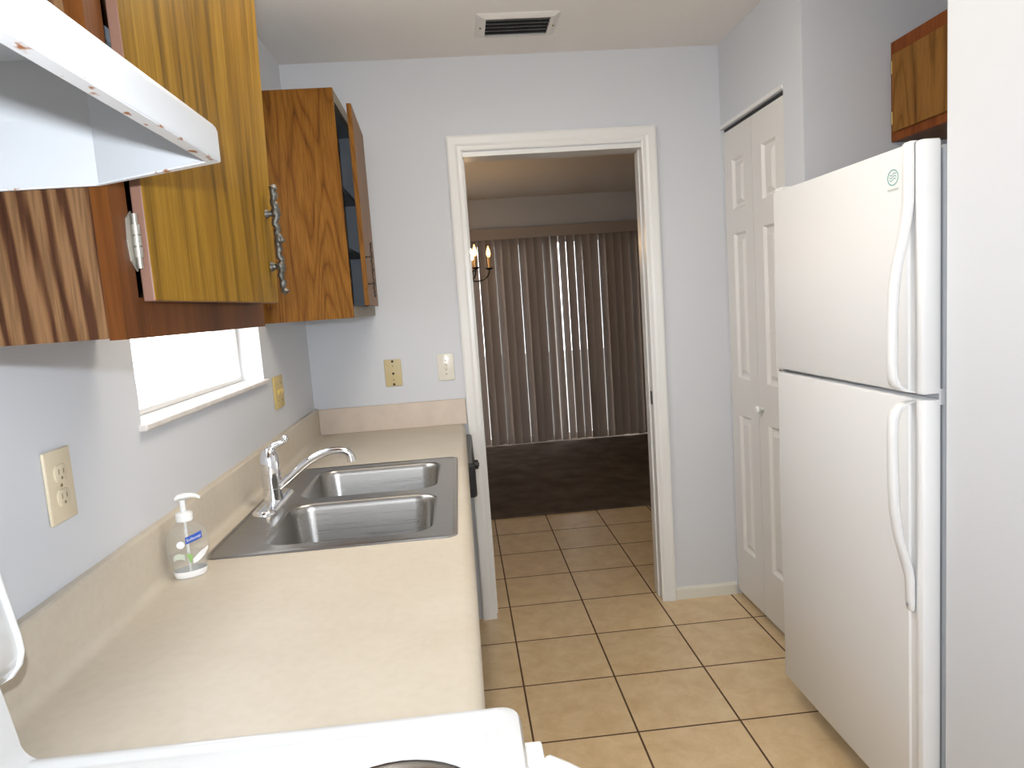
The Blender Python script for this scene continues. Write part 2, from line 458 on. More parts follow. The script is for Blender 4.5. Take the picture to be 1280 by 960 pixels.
# kitchen window
wn = thing('window_1', None, None, (0, (WY0+WY1)/2, WZ0), kind='structure')
b = B(); fw = .014
for (y0, y1, z0, z1) in [(WY0, WY1, WZ0, WZ0+fw), (WY0, WY1, WZ1-fw, WZ1), (WY0, WY0+fw, WZ0+fw, WZ1-fw), (WY1-fw, WY1, WZ0+fw, WZ1-fw)]:
    box(b, -.100, -.070, y0, y1, z0, z1, .003)
box(b, -.098, -.072, WY0+fw, WY1-fw, 1.66, 1.695, .003)
mesh('window_frame', b, M['alu'], wn)
b = B(); box(b, -.087, -.083, WY0+fw, WY1-fw, WZ0+fw, 1.66); box(b, -.087, -.083, WY0+fw, WY1-fw, 1.695, WZ1-fw)
mesh('window_pane', b, M['pane'], wn)
b = B(); box(b, -.0695, .016, WY0-.012, WY1+.014, WZ0-.013, WZ0+.001, .004, 2)
mesh('window_sill', b, plain('marble_sill', (.70, .66, .62), .3, var=.12, vscale=18), wn)

# bifold closet door
dr = thing('door_1', None, None, (XR, (CY0+CY1)/2, 0), kind='structure')
def leaf(y0, y1):
    """moulded leaf: stiles, rails and three sunk, raised-field panels in one sheet (faces -x)"""
    bm = B(); xf, xb = XR+.008, XR+.040
    z0, z1 = .026, 2.090
    ys = [y0+.0015, y0+.082, y1-.082, y1-.0015]
    zs = [z0, .245, .865, 1.030, 1.655, 1.755, 1.965, z1]
    vert = {}
    def V(x, y, z):
        k = (round(x, 5), round(y, 5), round(z, 5))
        if k not in vert: vert[k] = bm.verts.new(k)
        return vert[k]
    for i in range(3):
        for j in range(7):
            a, c, d, e = ys[i], ys[i+1], zs[j], zs[j+1]
            if i == 1 and j in (1, 3, 5):
                rings = [(0, xf), (.010, xf+.011), (.020, xf+.012), (.038, xf+.002), (.040, xf+.0015)]
                R = [[V(x, a+o, d+o), V(x, c-o, d+o), V(x, c-o, e-o), V(x, a+o, e-o)] for o, x in rings]
                for p, q in zip(R, R[1:]):
                    for k in range(4): bm.faces.new([p[k], p[(k+1) % 4], q[(k+1) % 4], q[k]])
                bm.faces.new(R[-1])
            else:
                bm.faces.new([V(xf, a, d), V(xf, c, d), V(xf, c, e), V(xf, a, e)])
    a, c = ys[0], ys[3]
    bk = [bm.verts.new(p) for p in [(xb, a, z0), (xb, c, z0), (xb, c, z1), (xb, a, z1)]]
    bm.faces.new(bk)
    bm.faces.new([V(xf, a, z0)]+[V(xf, y, z0) for y in ys[1:]]+[bk[1], bk[0]])
    bm.faces.new([V(xf, y, z1) for y in ys]+[bk[2], bk[3]])
    bm.faces.new([V(xf, a, z) for z in zs]+[bk[3], bk[0]])
    bm.faces.new([V(xf, c, z) for z in zs]+[bk[2], bk[1]])
    return bm
ym = -.292
l1 = mesh('door_leaf', leaf(ym, CY1-.002), M['door_paint'], dr)
l2 = mesh('door_leaf', leaf(CY0+.004, ym), M['door_paint'], dr)
b = B(); lathe(b, [(.003, .0), (.007, -.002), (.006, -.012), (.014, -.018), (.0165, -.025), (.012, -.031), (.003, -.033)], (XR+.008, -.330, .925), 20, axis='x')
mesh('door_knob', b, M['white_plastic'], l2, smooth=40)
b = B(); box(b, XR+.012, XR+.036, CY0+.004, CY1-.004, 2.096, CZ, .001)
mesh('door_track', b, M['black'], dr)
b = B(); prism(b, [(XR, CZ), (XR-.006, CZ+.002), (XR-.006, CZ+.016), (XR, CZ+.018)], 1, CY0, CY1)
structure('trim_2', b, M['white_trim'])

# unseen window added behind the viewer to let in fill daylight
rw = thing('added_fill_window', None, None, ((RX0+RX1)/2, YB, RZ0), kind='structure')
b = B(); xm_ = (RX0+RX1)/2
for q in [(RX0, RX1, RZ0, RZ0+.035), (RX0, RX1, RZ1-.035, RZ1), (RX0, RX0+.035, RZ0+.035, RZ1-.035), (RX1-.035, RX1, RZ0+.035, RZ1-.035), (xm_-.018, xm_+.018, RZ0+.035, RZ1-.035)]:
    box(b, q[0], q[1], YB-.075, YB-.04, q[2], q[3], .003)
mesh('window_frame', b, M['alu'], rw)
b = B(); box(b, RX0+.035, xm_-.018, YB-.06, YB-.056, RZ0+.035, RZ1-.035); box(b, xm_+.018, RX1-.035, YB-.06, YB-.056, RZ0+.035, RZ1-.035)
mesh('window_pane', b, M['pane'], rw)

# patio door behind the blinds
pd = thing('window_2', None, None, ((PX0+PX1)/2, DY, 0), kind='structure')
b = B()
xm = (PX0+PX1)/2
for (x0, x1) in [(PX0, xm+.03), (xm-.03, PX1)]:
    yy = DY+.03 if x0 == PX0 else DY+.065
    for q in [(x0, x1, .0, .07), (x0, x1, PZ-.06, PZ), (x0, x0+.06, .07, PZ-.06), (x1-.06, x1, .07, PZ-.06)]:
        box(b, q[0], q[1], yy, yy+.03, q[2], q[3], .003)
mesh('window_frame', b, M['alu'], pd)
b = B(); box(b, PX0+.06, xm-.03, DY+.042, DY+.046, .07, PZ-.06); box(b, xm+.03, PX1-.06, DY+.078, DY+.082, .07, PZ-.06)
mesh('window_pane', b, M['pane'], pd)

# ------------------------------------------------------------------ vertical blinds
vb = thing('vertical_blinds', 'brown vertical blinds with a valance covering the patio door beyond the doorway', 'blinds', (1.64, DY-.1, 2.10))
b = B(); box(b, .12, 3.15, DY-.14, DY-.125, 2.045, 2.150, .004); box(b, .12, 3.15, DY-.125, DY-.002, 2.138, 2.150); box(b, .12, 3.15, DY-.09, DY-.05, 2.07, 2.10)
mesh('valance', b, M['valance'], vb)
x = .30; k = 0
while x < 3.02:
    bm = B(); w = .0445; dep = .011
    lean = math.degrees(math.atan((x-.65)/6.8))
    ang = random.choice([14, 20, 26, 17, 23, 29]) + random.uniform(-3, 3)
    if k in (7, 10, 13, 16, 20, 23, 27): ang = 37.5
    if k in (17, 18): ang = 41.5
    ang = math.radians(ang-lean)
    zl = .022+random.uniform(-.006, .006)
    sec = []
    for i in range(7):
        u = -1+2*i/6; sec.append((u*w, dep*(1-u*u)))
    th = .0008
    ring = [(u, v) for u, v in sec]+[(u, v-th) for u, v in sec[::-1]]
    ca, sa = math.cos(ang), math.sin(ang)
    sway = random.uniform(-.004, .004)
    lo = []
    for z, o in [(zl, sway), (1.0, sway*.4), (2.07, 0)]:
        lo.append([(x+o+u*ca-v*sa, DY-.070+u*sa+v*ca, z) for u, v in ring])
    loft(bm, lo, True, True, True)
    mesh('vane', bm, M['vane'], vb, smooth=50)
    x += .079; k += 1

# ------------------------------------------------------------------ chandelier
CXc, CYc, CZc = .685, 2.30, 1.70
ch = thing('chandelier', 'black iron candle chandelier with lit flame bulbs hanging in the dining room', 'chandelier', (CXc, CYc, H-.012))
b = B(); lathe(b, [(.004, 1.60), (.012, 1.605), (.018, 1.63), (.010, 1.66), (.012, 1.72), (.022, 1.76), (.012, 1.80), (.009, 1.98), (.016, 2.0), (.006, 2.02)], (CXc, CYc, 0), 16)
mesh('column', b, M['dark_iron'], ch, smooth=40)
b = B(); tube(b, [(CXc, CYc, 2.01), (CXc, CYc, H-.03)], .004, 8); lathe(b, [(.055, H-.012), (.05, H-.03), (.02, H-.045), (.006, H-.05)], (CXc, CYc, 0), 20)
mesh('hanging_chain', b, M['dark_iron'], ch, smooth=40)
for i in range(6):
    a = math.radians(60*i+2); c, s = math.cos(a), math.sin(a); R = .235
    P = lambda r, z: (CXc+c*r, CYc+s*r, z)
    b = B()
    tube(b, bez(P(.01, 1.655), P(.07, 1.60), P(R, 1.58), P(R, 1.70), 12), .0055, 8)
    lathe(b, [(.006, 1.690), (.030, 1.700), (.034, 1.706), (.012, 1.704), (.006, 1.703)], P(R, 0), 16)
    arm = mesh('arm', b, M['dark_iron'], ch, smooth=50)
    b = B(); lathe(b, [(.0105, 1.703), (.0105, 1.785), (.008, 1.788)], P(R, 0), 12)
    mesh('candle_sleeve', b, M['candle'], arm, smooth=50)
    b = B(); lathe(b, [(.006, 1.786), (.013, 1.800), (.016, 1.815), (.012, 1.838), (.006, 1.856), (.001, 1.872)], P(R, 0), 12)
    mesh('bulb', b, M['bulb_bright'] if i in (1, 3, 4) else M['bulb_amber'], arm, smooth=50)

# ------------------------------------------------------------------ ceiling vent
vx0, vx1, vy0, vy1 = .802, 1.112, -.421, -.203
vt = thing('ceiling_vent', 'white ceiling air vent with dark louvres above the doorway', 'vent', ((vx0+vx1)/2, (vy0+vy1)/2, H))
ix0, ix1, iy0, iy1 = .838, 1.077, -.392, -.232
b = B()
lo = [rrect(vx0, vx1, vy0, vy1, .004, H, 2), rrect(vx0+.003, vx1-.003, vy0+.003, vy1-.003, .004, H-.003, 2), rrect(ix0-.01, ix1+.01, iy0-.01, iy1+.01, .004, H-.012, 2), rrect(ix0, ix1, iy0, iy1, .003, H-.012, 2), rrect(ix0, ix1, iy0, iy1, .003, H, 2)]
loft(b, lo)
fr_ = mesh('vent_frame', b, M['vent'], vt)
for xx in (ix0-.018, ix1+.018):
    b = B(); lathe(b, [(.001, H-.0125), (.004, H-.012), (.0042, H-.007)], (xx, (iy0+iy1)/2, 0), 10)
    mesh('screw', b, M['screw'], fr_)
b = B(); box(b, ix0, ix1, iy0, iy1, H-.0012, H-.0004)
mesh('duct_shade_sheet', b, M['duct'], vt)  # flat black sheet under the solid ceiling, stands in for a shaded duct
for i in range(5):
    yy = iy0+.016+i*.032
    b = B(); prism(b, [(yy-.006, H-.0125), (yy-.0052, H-.0132), (yy+.007, H-.0030), (yy+.006, H-.0022)], 0, ix0, ix1)
    mesh('louvre', b, plain('louvre_enamel', (.22, .21, .20), .6) if i == 0 else bpy.data.materials['louvre_enamel'], vt)

# ------------------------------------------------------------------ worktop with backsplash
YC = -2.214; ZC = .914; ZB = 1.029; CE = .648
ct = thing('worktop', 'cream laminate worktop with rolled front edge running under the window to the stove', 'worktop', (.32, YC/2, .876))
def front_prof():
    return [(.600, ZC), (.622, ZC), (.634, ZC-.002), (.643, ZC-.008), (CE, ZC-.018), (CE-.001, ZC-.030), (CE-.006, ZC-.038), (.60, ZC-.038)]
back_prof = [(.0005, ZC-.038), (.0005, ZB), (.014, ZB), (.018, ZB-.003), (.0195, ZB-.008), (.0195, ZC+.020), (.022, ZC+.009), (.029, ZC+.002), (.040, ZC), (.080, ZC)]
hx0, hx1, hy0, hy1 = .080, .600, -1.508, -.710
full = back_prof+front_prof()
b = B()
def strip(pts, y0, y1):
    lo = [[(x, y, z) for x, z in pts] for y in (y0, y1)]
    loft(b, lo, True, True, True)
strip(full, YC, hy0); strip(full, hy1, -.001)
strip(back_prof+[(.080, ZC-.038)], hy0, hy1); strip(front_prof(), hy0, hy1)
bmesh.ops.remove_doubles(b, verts=b.verts, dist=1e-5)
mesh('counter_slab', b, M['laminate'], ct, smooth=35)
b = B(); box(b, .0197, CE+.008, -.021, -.001, ZC, ZB-.004, .002)
mesh('end_splash', b, M['laminate_end'], ct)

# ------------------------------------------------------------------ base units below
def bar_pull(bm, p, length, out, axis='z', r=.0045, so=.026):
    """rustic branch-like bar pull: knotty bar on two posts; out = unit vector away from the door"""
    p = Vector(p); out = Vector(out); ax = {'z': Vector((0, 0, 1)), 'y': Vector((0, 1, 0))}[axis]
    n = 34; pts = []; rad = []
    rnd = random.Random(11)
    for i in range(n+1):
        t = i/n-.5
        wob = (.0018*math.sin(i*1.9)+.0012*math.sin(i*.8))*r/.0058
        pts.append(p+ax*(t*length)+out*(so+wob)+ax.cross(out)*.0013*(r/.0058)**2*math.sin(i*1.3))
        e = 1.0+.30*math.sin(i*2.3)*rnd.uniform(.3, 1)
        if i in (0, n): e *= .45
        elif i in (1, n-1): e *= 1.25
        elif abs(t) < .05: e *= 1.35
        elif abs(abs(t)-.24) < .03: e *= 1.4
        rad.append(r*e)
    tube(bm, pts, rad, 8)
    for t in (-.24, .24):
        q = p+ax*(t*length)
        tube(bm, [q-out*.0005, q+out*.004, q+out*so*.4, q+out*so], [r*1.5, r*1.2, r*.8, r*1.1], 8)

bu = thing('base_cabinet', 'oak sink base cabinet under the cream worktop', 'cabinet', (.30, -1.40, 0))
b = B(); box(b, .001, .585, YC+.004, -.625, .10, .745); box(b, .001, .53, YC+.004, -.625, 0, .10)
box(b, .001, .05, YC+.004, -.625, .745, .875); box(b, .05, .585, YC+.004, -1.55, .745, .875)
mesh('cabinet_body', b, M['oak_far'], bu)
b = B()
for y0, y1 in [(YC+.004, YC+.044), (-1.575, -1.535), (-.665, -.625)]: box(b, .585, .604, y0, y1, .10, .875)
for z0, z1 in [(.10, .14), (.70, .735), (.84, .875)]: box(b, .585, .604, YC+.044, -.665, z0, z1)
mesh('face_frame', b, M['oak_frame'], bu)
for (y0, y1) in [(-1.535, -1.105), (-1.095, -.665)]:
    b = B(); box(b, .604, .622, y0+.003, y1-.003, .125, .715, .004)
    d = mesh('cabinet_door', b, M['oak_door'], bu)
    b = B(); yh = -1.135 if y1 < -1.1 else -1.065
    bar_pull(b, (.622, yh, .620), .13, (1, 0, 0), so=.013); mesh('handle', b, M['pewter'], d, smooth=60)
b = B(); box(b, .604, .622, -1.532, -.668, .735, .860, .004); mesh('false_front', b, M['oak_door'], bu)
b = B(); box(b, .604, .622, -2.17, -1.578, .735, .860, .004); d = mesh('drawer', b, M['oak_door'], bu)
b = B(); bar_pull(b, (.622, -1.87, .80), .12, (1, 0, 0), 'y', so=.013); mesh('handle', b, M['pewter'], d, smooth=60)
b = B(); box(b, .604, .622, -2.17, -1.578, .125, .715, .004); d = mesh('cabinet_door', b, M['oak_door'], bu)
b = B(); bar_pull(b, (.622, -1.61, .62), .13, (1, 0, 0), so=.013); mesh('handle', b, M['pewter'], d, smooth=60)

dw = thing('dishwasher', 'black fronted dishwasher under the far end of the worktop by the doorway', 'dishwasher', (.32, -.32, 0))
b = B(); box(b, .02, .60, -.618, -.022, .09, .870); box(b, .02, .54, -.618, -.022, 0, .09)
mesh('dishwasher_body', b, M['grey_gasket'], dw)
b = B(); box(b, .60, .640, -.616, -.024, .13, .735, .006); mesh('dishwasher_door', b, M['black'], dw)
b = B(); box(b, .60, .672, -.616, -.024, .742, .868, .010); cp = mesh('control_panel', b, M['black'], dw)
b = B(); lathe(b, [(.02, 0), (.018, .014), (.008, .016), (.008, .018)], (.672, -.36, .805), 16, axis='x'); mesh('dial', b, M['black'], cp, smooth=40)

# ------------------------------------------------------------------ sink
SX0, SX1, SY0, SY1 = .055, .614, -1.530, -.695
sk = thing('kitchen_sink', 'double bowl stainless steel sink set into the cream worktop', 'sink', ((SX0+SX1)/2, (SY0+SY1)/2, ZC))
bowls = [(.158, .560, -1.482, -1.142), (.158, .560, -1.090, -.748)]
b = B()
zt = ZC+.0035
o1 = rrect(SX0, SX1, SY0, SY1, .028, ZC+.0004); o2 = rrect(SX0+.002, SX1-.002, SY0+.002, SY1-.002, .027, ZC+.004)
o3 = rrect(SX0+.009, SX1-.009, SY0+.009, SY1-.009, .022, ZC+.005); o4 = rrect(SX0+.013, SX1-.013, SY0+.013, SY1-.013, .02, zt)
rows = loft(b, [o1, o2, o3, o4])
edges = set()
def ring_edges(r):
    return [b.edges.get((r[i], r[(i+1) % len(r)])) or b.edges.new((r[i], r[(i+1) % len(r)])) for i in range(len(r))]
es = ring_edges(rows[-1])
for q in bowls:
    r = [b.verts.new(p) for p in rrect(*q, .062, zt, 8)]; es += ring_edges(r)
bmesh.ops.triangle_fill(b, edges=es, use_beauty=True)
deck = mesh('sink_rim', b, M['steel'], sk)
for x0, x1, y0, y1 in bowls:
    b = B(); lo = []
    for ins, z, r in [(0, zt, .062), (.003, zt-.001, .060), (.007, zt-.006, .058), (.010, zt-.02, .056), (.020, zt-.125, .052), (.026, zt-.145, .055), (.040, zt-.160, .06), (.065, zt-.166, .06), (.13, zt-.1685, .035)]:
        lo.append(rrect(x0+ins, x1-ins, y0+ins, y1-ins, r, z, 8))
    loft(b, lo, True, False, True)
    bw = mesh('sink_bowl', b, M['steel'], sk, smooth=50)
    b = B(); cx, cy = (x0+x1)/2, (y0+y1)/2
    lathe(b, [(.056, zt-.1684), (.054, zt-.165), (.042, zt-.166), (.040, zt-.1675), (.004, zt-.1675)], (cx, cy, 0), 28)
    mesh('drain', b, M['chrome'], bw, smooth=40)

# ------------------------------------------------------------------ faucet
FX, FY = .104, -1.112
ZD = zt
fc = thing('kitchen_faucet', 'chrome single lever faucet with low arched spout on the back of the sink', 'faucet', (FX, FY, ZD))
b = B(); lo = []
for ins, z in [(0, ZD+.0002), (.0005, ZD+.006), (.005, ZD+.011), (.012, ZD+.013)]:
    lo.append(rrect(FX-.031+ins, FX+.031-ins, FY-.128+ins, FY+.128-ins, .030-ins*.9, z, 8))
loft(b, lo, True, True, True)
mesh('base_plate', b, M['chrome'], fc, smooth=50)
b = B(); lathe(b, [(.026, ZD+.011), (.0255, ZD+.045), (.0238, ZD+.046), (.0238, ZD+.048), (.0262, ZD+.049), (.0265, ZD+.085), (.0245, ZD+.086), (.0245, ZD+.088), (.0268, ZD+.089), (.0265, ZD+.112), (.024, ZD+.133), (.018, ZD+.150), (.010, ZD+.157), (.003, ZD+.158)], (FX, FY, 0), 28)
mesh('faucet_body', b, M['chrome'], fc, smooth=40)
b = B()
tube(b, bez((FX+.004, FY, ZD+.143), (FX+.004, FY+.002, ZD+.172), (FX+.030, FY+.004, ZD+.158), (FX+.044, FY+.005, ZD+.176), 10), [(.010-.0035*i/10) for i in range(11)], 12)
lathe(b, [(.002, -.0105), (.0075, -.008), (.0105, 0), (.0075, .008), (.002, .0105)], (FX+.047, FY+.005, ZD+.179), 16)
mesh('lever', b, M['chrome'], fc, smooth=60)
b = B()
pts = bez((FX+.016, FY, ZD+.046), (FX+.07, FY, ZD+.080), (FX+.125, FY, ZD+.150), (FX+.205, FY, ZD+.133), 16)
rad = [(.0125-.0025*i/16, .0135-.002*i/16) for i in range(17)]
pts += [Vector((FX+.217, FY, ZD+.126)), Vector((FX+.221, FY, ZD+.114))]; rad += [(.0105, .011), (.0105, .0105)]
tube(b, pts, rad, 14)
sp = mesh('spout', b, M['chrome'], fc, smooth=60)
b = B(); tube(b, [(FX+.2205, FY, ZD+.117), (FX+.222, FY, ZD+.102)], .0125, 16)
mesh('aerator', b, M['chrome'], sp, smooth=40)

# ------------------------------------------------------------------ soap bottle
SBX, SBY, SBZ = .065, -1.612, ZC
sb = thing('soap_bottle', 'clear pump bottle of hand soap on the worktop beside the sink corner', 'soap bottle', (SBX, SBY, SBZ))
rot = math.atan2(-.88, .47)      # direction the label faces
fx, fy = math.cos(rot), math.sin(rot); wx, wy = -fy, fx     # wx,wy: label reading direction
secs = [(0.0, .027, .017), (.003, .030, .0195), (.012, .0315, .0205), (.03, .036, .022), (.055, .041, .0235), (.075, .0415, .0235), (.09, .038, .0225), (.102, .030, .020), (.110, .020, .017), (.114, .0145, .0145), (.118, .0140, .0140)]
def sec_at(z):
    for (z0, a0, c0), (z1, a1, c1) in zip(secs, secs[1:]):
        if z <= z1:
            t = (z-z0)/(z1-z0); return a0+(a1-a0)*t, c0+(c1-c0)*t
    return secs[-1][1:]
def bp_(u, z, off=0., ins=1.):
    """point on the label side at reading offset u (metres from centre)"""
    a, c = sec_at(z); a = a*ins; c = c*ins
    t = max(-1, min(1, u/a)); d = c*math.sqrt(max(0, 1-t*t))+off
    return (SBX+wx*u+fx*d, SBY+wy*u+fy*d, SBZ+z)
def ell(z, s=1., n=32):
    a, c = sec_at(z); a -= s; c -= s
    return [(SBX+wx*a*math.cos(2*PI*k/n)+fx*c*math.sin(2*PI*k/n), SBY+wy*a*math.cos(2*PI*k/n)+fy*c*math.sin(2*PI*k/n), SBZ+z) for k in range(n)]
b = B(); loft(b, [ell(z+.0004, 0.) for z, _, _ in secs], True, True, True)
bt = mesh('bottle', b, M['bottle'], sb, smooth=60)
b = B(); loft(b, [ell(z, .0025) for z in (.006, .012, .03, .05)], True, True, True)
mesh('liquid_soap', b, M['soap'], bt, smooth=60)
b = B(); loft(b, [ell(z, -.0004) for z in (.001, .004, .010, .015)], True, False, False)
mesh('bottle_base', b, M['white_print'], bt, smooth=60)
def patch(name, uv, mat, off=.0006, parent=None):
    bm = B(); n = 9
    # uv: function s,t in 0..1 -> (u,z)
    rows = [[bm.verts.new(bp_(*uv(i/n, j/n), off)) for i in range(n+1)] for j in range(n+1)]
    for j in range(n):
        for i in range(n): bm.faces.new([rows[j][i], rows[j][i+1], rows[j+1][i+1], rows[j+1][i]])
    return mesh(name, bm, mat, parent or bt, smooth=60)
patch('brand_label', lambda s, t: (-.006+s*.032, .073+t*.014+s*.007), M['blue_print'])
patch('leaf_print', lambda s, t: ((-.006+s*.010)*(.3+t), .036+t*.018-s*.004), M['green_print'])
patch('pale_label', lambda s, t: (-.030+s*.020, .040+t*.012+.004*math.sin(s*PI)), M['pale_print'], .0004)
patch('white_label', lambda s, t: (.004+s*.032, .031+t*(.006+.010*math.sin(PI*min(1, s*.9+.1)))+s*s*.022), M['white_print'], .0005)
b = B(); cc = [b.verts.new(bp_(-.0155+.0075*math.cos(2*PI*k/24), .0735+.0075*math.sin(2*PI*k/24), .0007)) for k in range(24)]; b.faces.new(cc)
mesh('round_seal', b, M['white_print'], bt)
def text_mesh(body, size):
    cu = bpy.data.curves.new('lettering', 'FONT'); cu.body = body; cu.size = size; cu.align_x = 'CENTER'; cu.align_y = 'CENTER'; cu.resolution_u = 2
    o = bpy.data.objects.new('lettering', cu); col.objects.link(o)
    dg = bpy.context.evaluated_depsgraph_get(); me = bpy.data.meshes.new_from_object(o.evaluated_get(dg))
    bpy.data.objects.remove(o); bpy.data.curves.remove(cu)
    bm = B(); bm.from_mesh(me); bpy.data.meshes.remove(me); return bm
bm = text_mesh('Softsoap', .0082)
for v in bm.verts:
    u, z = v.co.x, v.co.y
    v.co = Vector(bp_(.0100+u, .0832+z+u*.22, .0011))
mesh('lettering', bm, M['white_print'], bt)
b = B(); lathe(b, [(.0150, .1165), (.0165, .118), (.0165, .132), (.0140, .134), (.0075, .136)], (SBX, SBY, SBZ), 24)
pc = mesh('pump_collar', b, M['white_plastic'], sb, smooth=40)
b = B()
tube(b, [(SBX, SBY, SBZ+.135), (SBX, SBY, SBZ+.160)], .0055, 12)
hx, hy = .92, .38
P = lambda d, z: (SBX+hx*d, SBY+hy*d, SBZ+z)
tube(b, [P(-.014, .162), P(-.008, .166), P(.0, .1675), P(.015, .167), P(.026, .164), P(.033, .159)], [(.003, .007), (.005, .010), (.0058, .011), (.005, .008), (.004, .006), (.003, .0045)], 12)
tube(b, [(SBX, SBY, SBZ+.004), (SBX, SBY, SBZ+.118)], .0028, 8)
mesh('pump_head', b, M['white_plastic'], sb, smooth=50)

# ------------------------------------------------------------------ wall plates
def plate_left(name, label, cat, yc, zc, w, h, mat):
    t = thing(name, label, cat, (0, yc, zc))
    b = B(); box(b, .0003, .0062, yc-w/2, yc+w/2, zc-h/2, zc+h/2, .0028, 3)
    return t, mesh('cover_plate', b, mat, t, smooth=40)
t, p = plate_left('wall_outlet', 'almond duplex outlet plate on the left wall above the soap bottle, nearest the stove', 'outlet', -1.907, 1.187, .073, .116, M['almond_plate'])
for zc in (1.187+.0195, 1.187-.0195):
    b = B(); lo = []
    for x, s in [(.0060, 1), (.0082, 1), (.0088, .95)]:
        l = []
        for k in range(28):
            a = 2*PI*k/28; u = .0172*math.cos(a)*s; v = max(-.0135, min(.0135, .0172*math.sin(a)))*s
            l.append((x, -1.907+u, zc+v))
        lo.append(l)
    loft(b, lo, True, False, True); r = mesh('receptacle', b, M['almond_plate'], t, smooth=40)
    b = B(); box(b, .0087, .0091, -1.907-.0075, -1.907-.0055, zc-.001, zc+.0075); box(b, .0087, .0091, -1.907+.0055, -1.907+.0075, zc-.001, zc+.0065)
    lathe(b, [(.0024, .0087), (.0024, .0091)], (0, -1.907, zc-.0075), 10, axis='x')
    mesh('slots', b, M['screw'], r)
b = B(); lathe(b, [(.003, .006), (.0028, .0072), (.001, .0076)], (0, -1.907, 1.187), 12, axis='x'); mesh('screw', b, M['screw'], t)

t, p = plate_left('wall_switch', 'yellowed two gang switch plate on the left wall beside the bright window', 'switch', -.556, 1.172, .120, .114, M['gold_plate'])
for dy in (-.023, .023):
    b = B(); prism(b, [(.0062, 1.172-.009), (.0085, 1.172-.010), (.0160, 1.172+.004), (.0155, 1.172+.008), (.0062, 1.172+.009)], 1, -.556+dy-.0045, -.556+dy+.0045)
    mesh('toggle', b, M['gold_plate'], t)
    for dz in (.030, -.030):
        b = B(); lathe(b, [(.003, .006), (.0028, .0074), (.001, .0078)], (0, -.556+dy, 1.172+dz), 10, axis='x')
        mesh('screw', b, M['brass'], t)

def plate_back(name, label, cat, xc, zc, w, h, mat):
    t = thing(name, label, cat, (xc, 0, zc))
    b = B(); box(b, xc-w/2, xc+w/2, -.0062, -.0003, zc-h/2, zc+h/2, .0028, 3)
    return t, mesh('cover_plate', b, mat, t, smooth=40)
xc, zc = .353, 1.160
t, p = plate_back('cable_outlet', 'tan cable outlet plate with dark screws on the back wall near the corner cabinet', 'outlet', xc, zc, .073, .117, M['tan_plate'])
for dz in (.050, -.050, -.003):
    b = B(); lathe(b, [(.0054, -.006), (.0054, -.0067)], (xc, 0, zc+dz), 14, axis='y')
    mesh('screw_hole', b, M['dark_hole'], t)
for dz in (.030, -.030):
    b = B(); lathe(b, [(.0034, -.006), (.003, -.0074), (.001, -.0078)], (xc, 0, zc+dz), 12, axis='y')
    mesh('screw', b, M['screw'], t)
b = B(); lathe(b, [(.0115, -.0058), (.0115, -.0068), (.0100, -.0070), (.0098, -.0063), (.0052, -.0063), (.0050, -.0060)], (xc, 0, zc-.003), 24, axis='y'); mesh('socket_ring', b, M['tan_plate'], t, smooth=40)
xc, zc = .583, 1.168
t, p = plate_back('light_switch', 'glossy ivory single switch plate on the back wall beside the doorway casing', 'switch', xc, zc, .072, .117, M['ivory_plate'])
b = B(); prism(b, [(-.0062, zc+.009), (-.0085, zc+.010), (-.0165, zc-.004), (-.0160, zc-.008), (-.0062, zc-.009)], 0, xc-.0045, xc+.0045); mesh('toggle', b, M['ivory_plate'], t)
b = B(); box(b, xc-.0055, xc+.0055, -.0066, -.006, zc-.0122, zc+.0122); mesh('toggle_slot', b, M['screw'], t)
for dz in (.030, -.030):
    b = B(); lathe(b, [(.0032, -.006), (.003, -.0072), (.001, -.0076)], (xc, 0, zc+dz), 12, axis='y')
    mesh('screw', b, M['screw'], t)

# ------------------------------------------------------------------ wall cabinets
CB, CT = 1.413, 2.168
# cabinet next to the hood
nc = thing('wall_cabinet', 'oak wall cabinet with olive toned door hung between the range hood and the window', 'cabinet', (.15, -1.99, CB))
nx, ny0, ny1 = .300, -2.264, -1.729
b = B()
box(b, .001, .282, ny0, ny0+.016, CB+.002, CT); box(b, .001, .282, ny1-.016, ny1, CB+.002, CT)
box(b, .001, .282, ny0+.016, ny1-.016, CB+.012, CB+.028); box(b, .001, .282, ny0+.016, ny1-.016, CT-.016, CT); box(b, .001, .006, ny0+.016, ny1-.016, CB+.028, CT-.016)
mesh('cabinet_body', b, M['oak_side'], nc)
b = B()
st = .040
box(b, .282, nx, ny0, ny0+st, CB, CT); box(b, .282, nx, ny1-st, ny1, CB, CT); box(b, .282, nx, ny0+st, ny1-st, CB, CB+.045); box(b, .282, nx, ny0+st, ny1-st, CT-.045, CT)
mesh('face_frame', b, M['oak_frame'], nc)
b = B(); box(b, .01, .27, ny0+.017, ny1-.017, 1.76, 1.776); mesh('shelf', b, M['cab_inside'], nc)
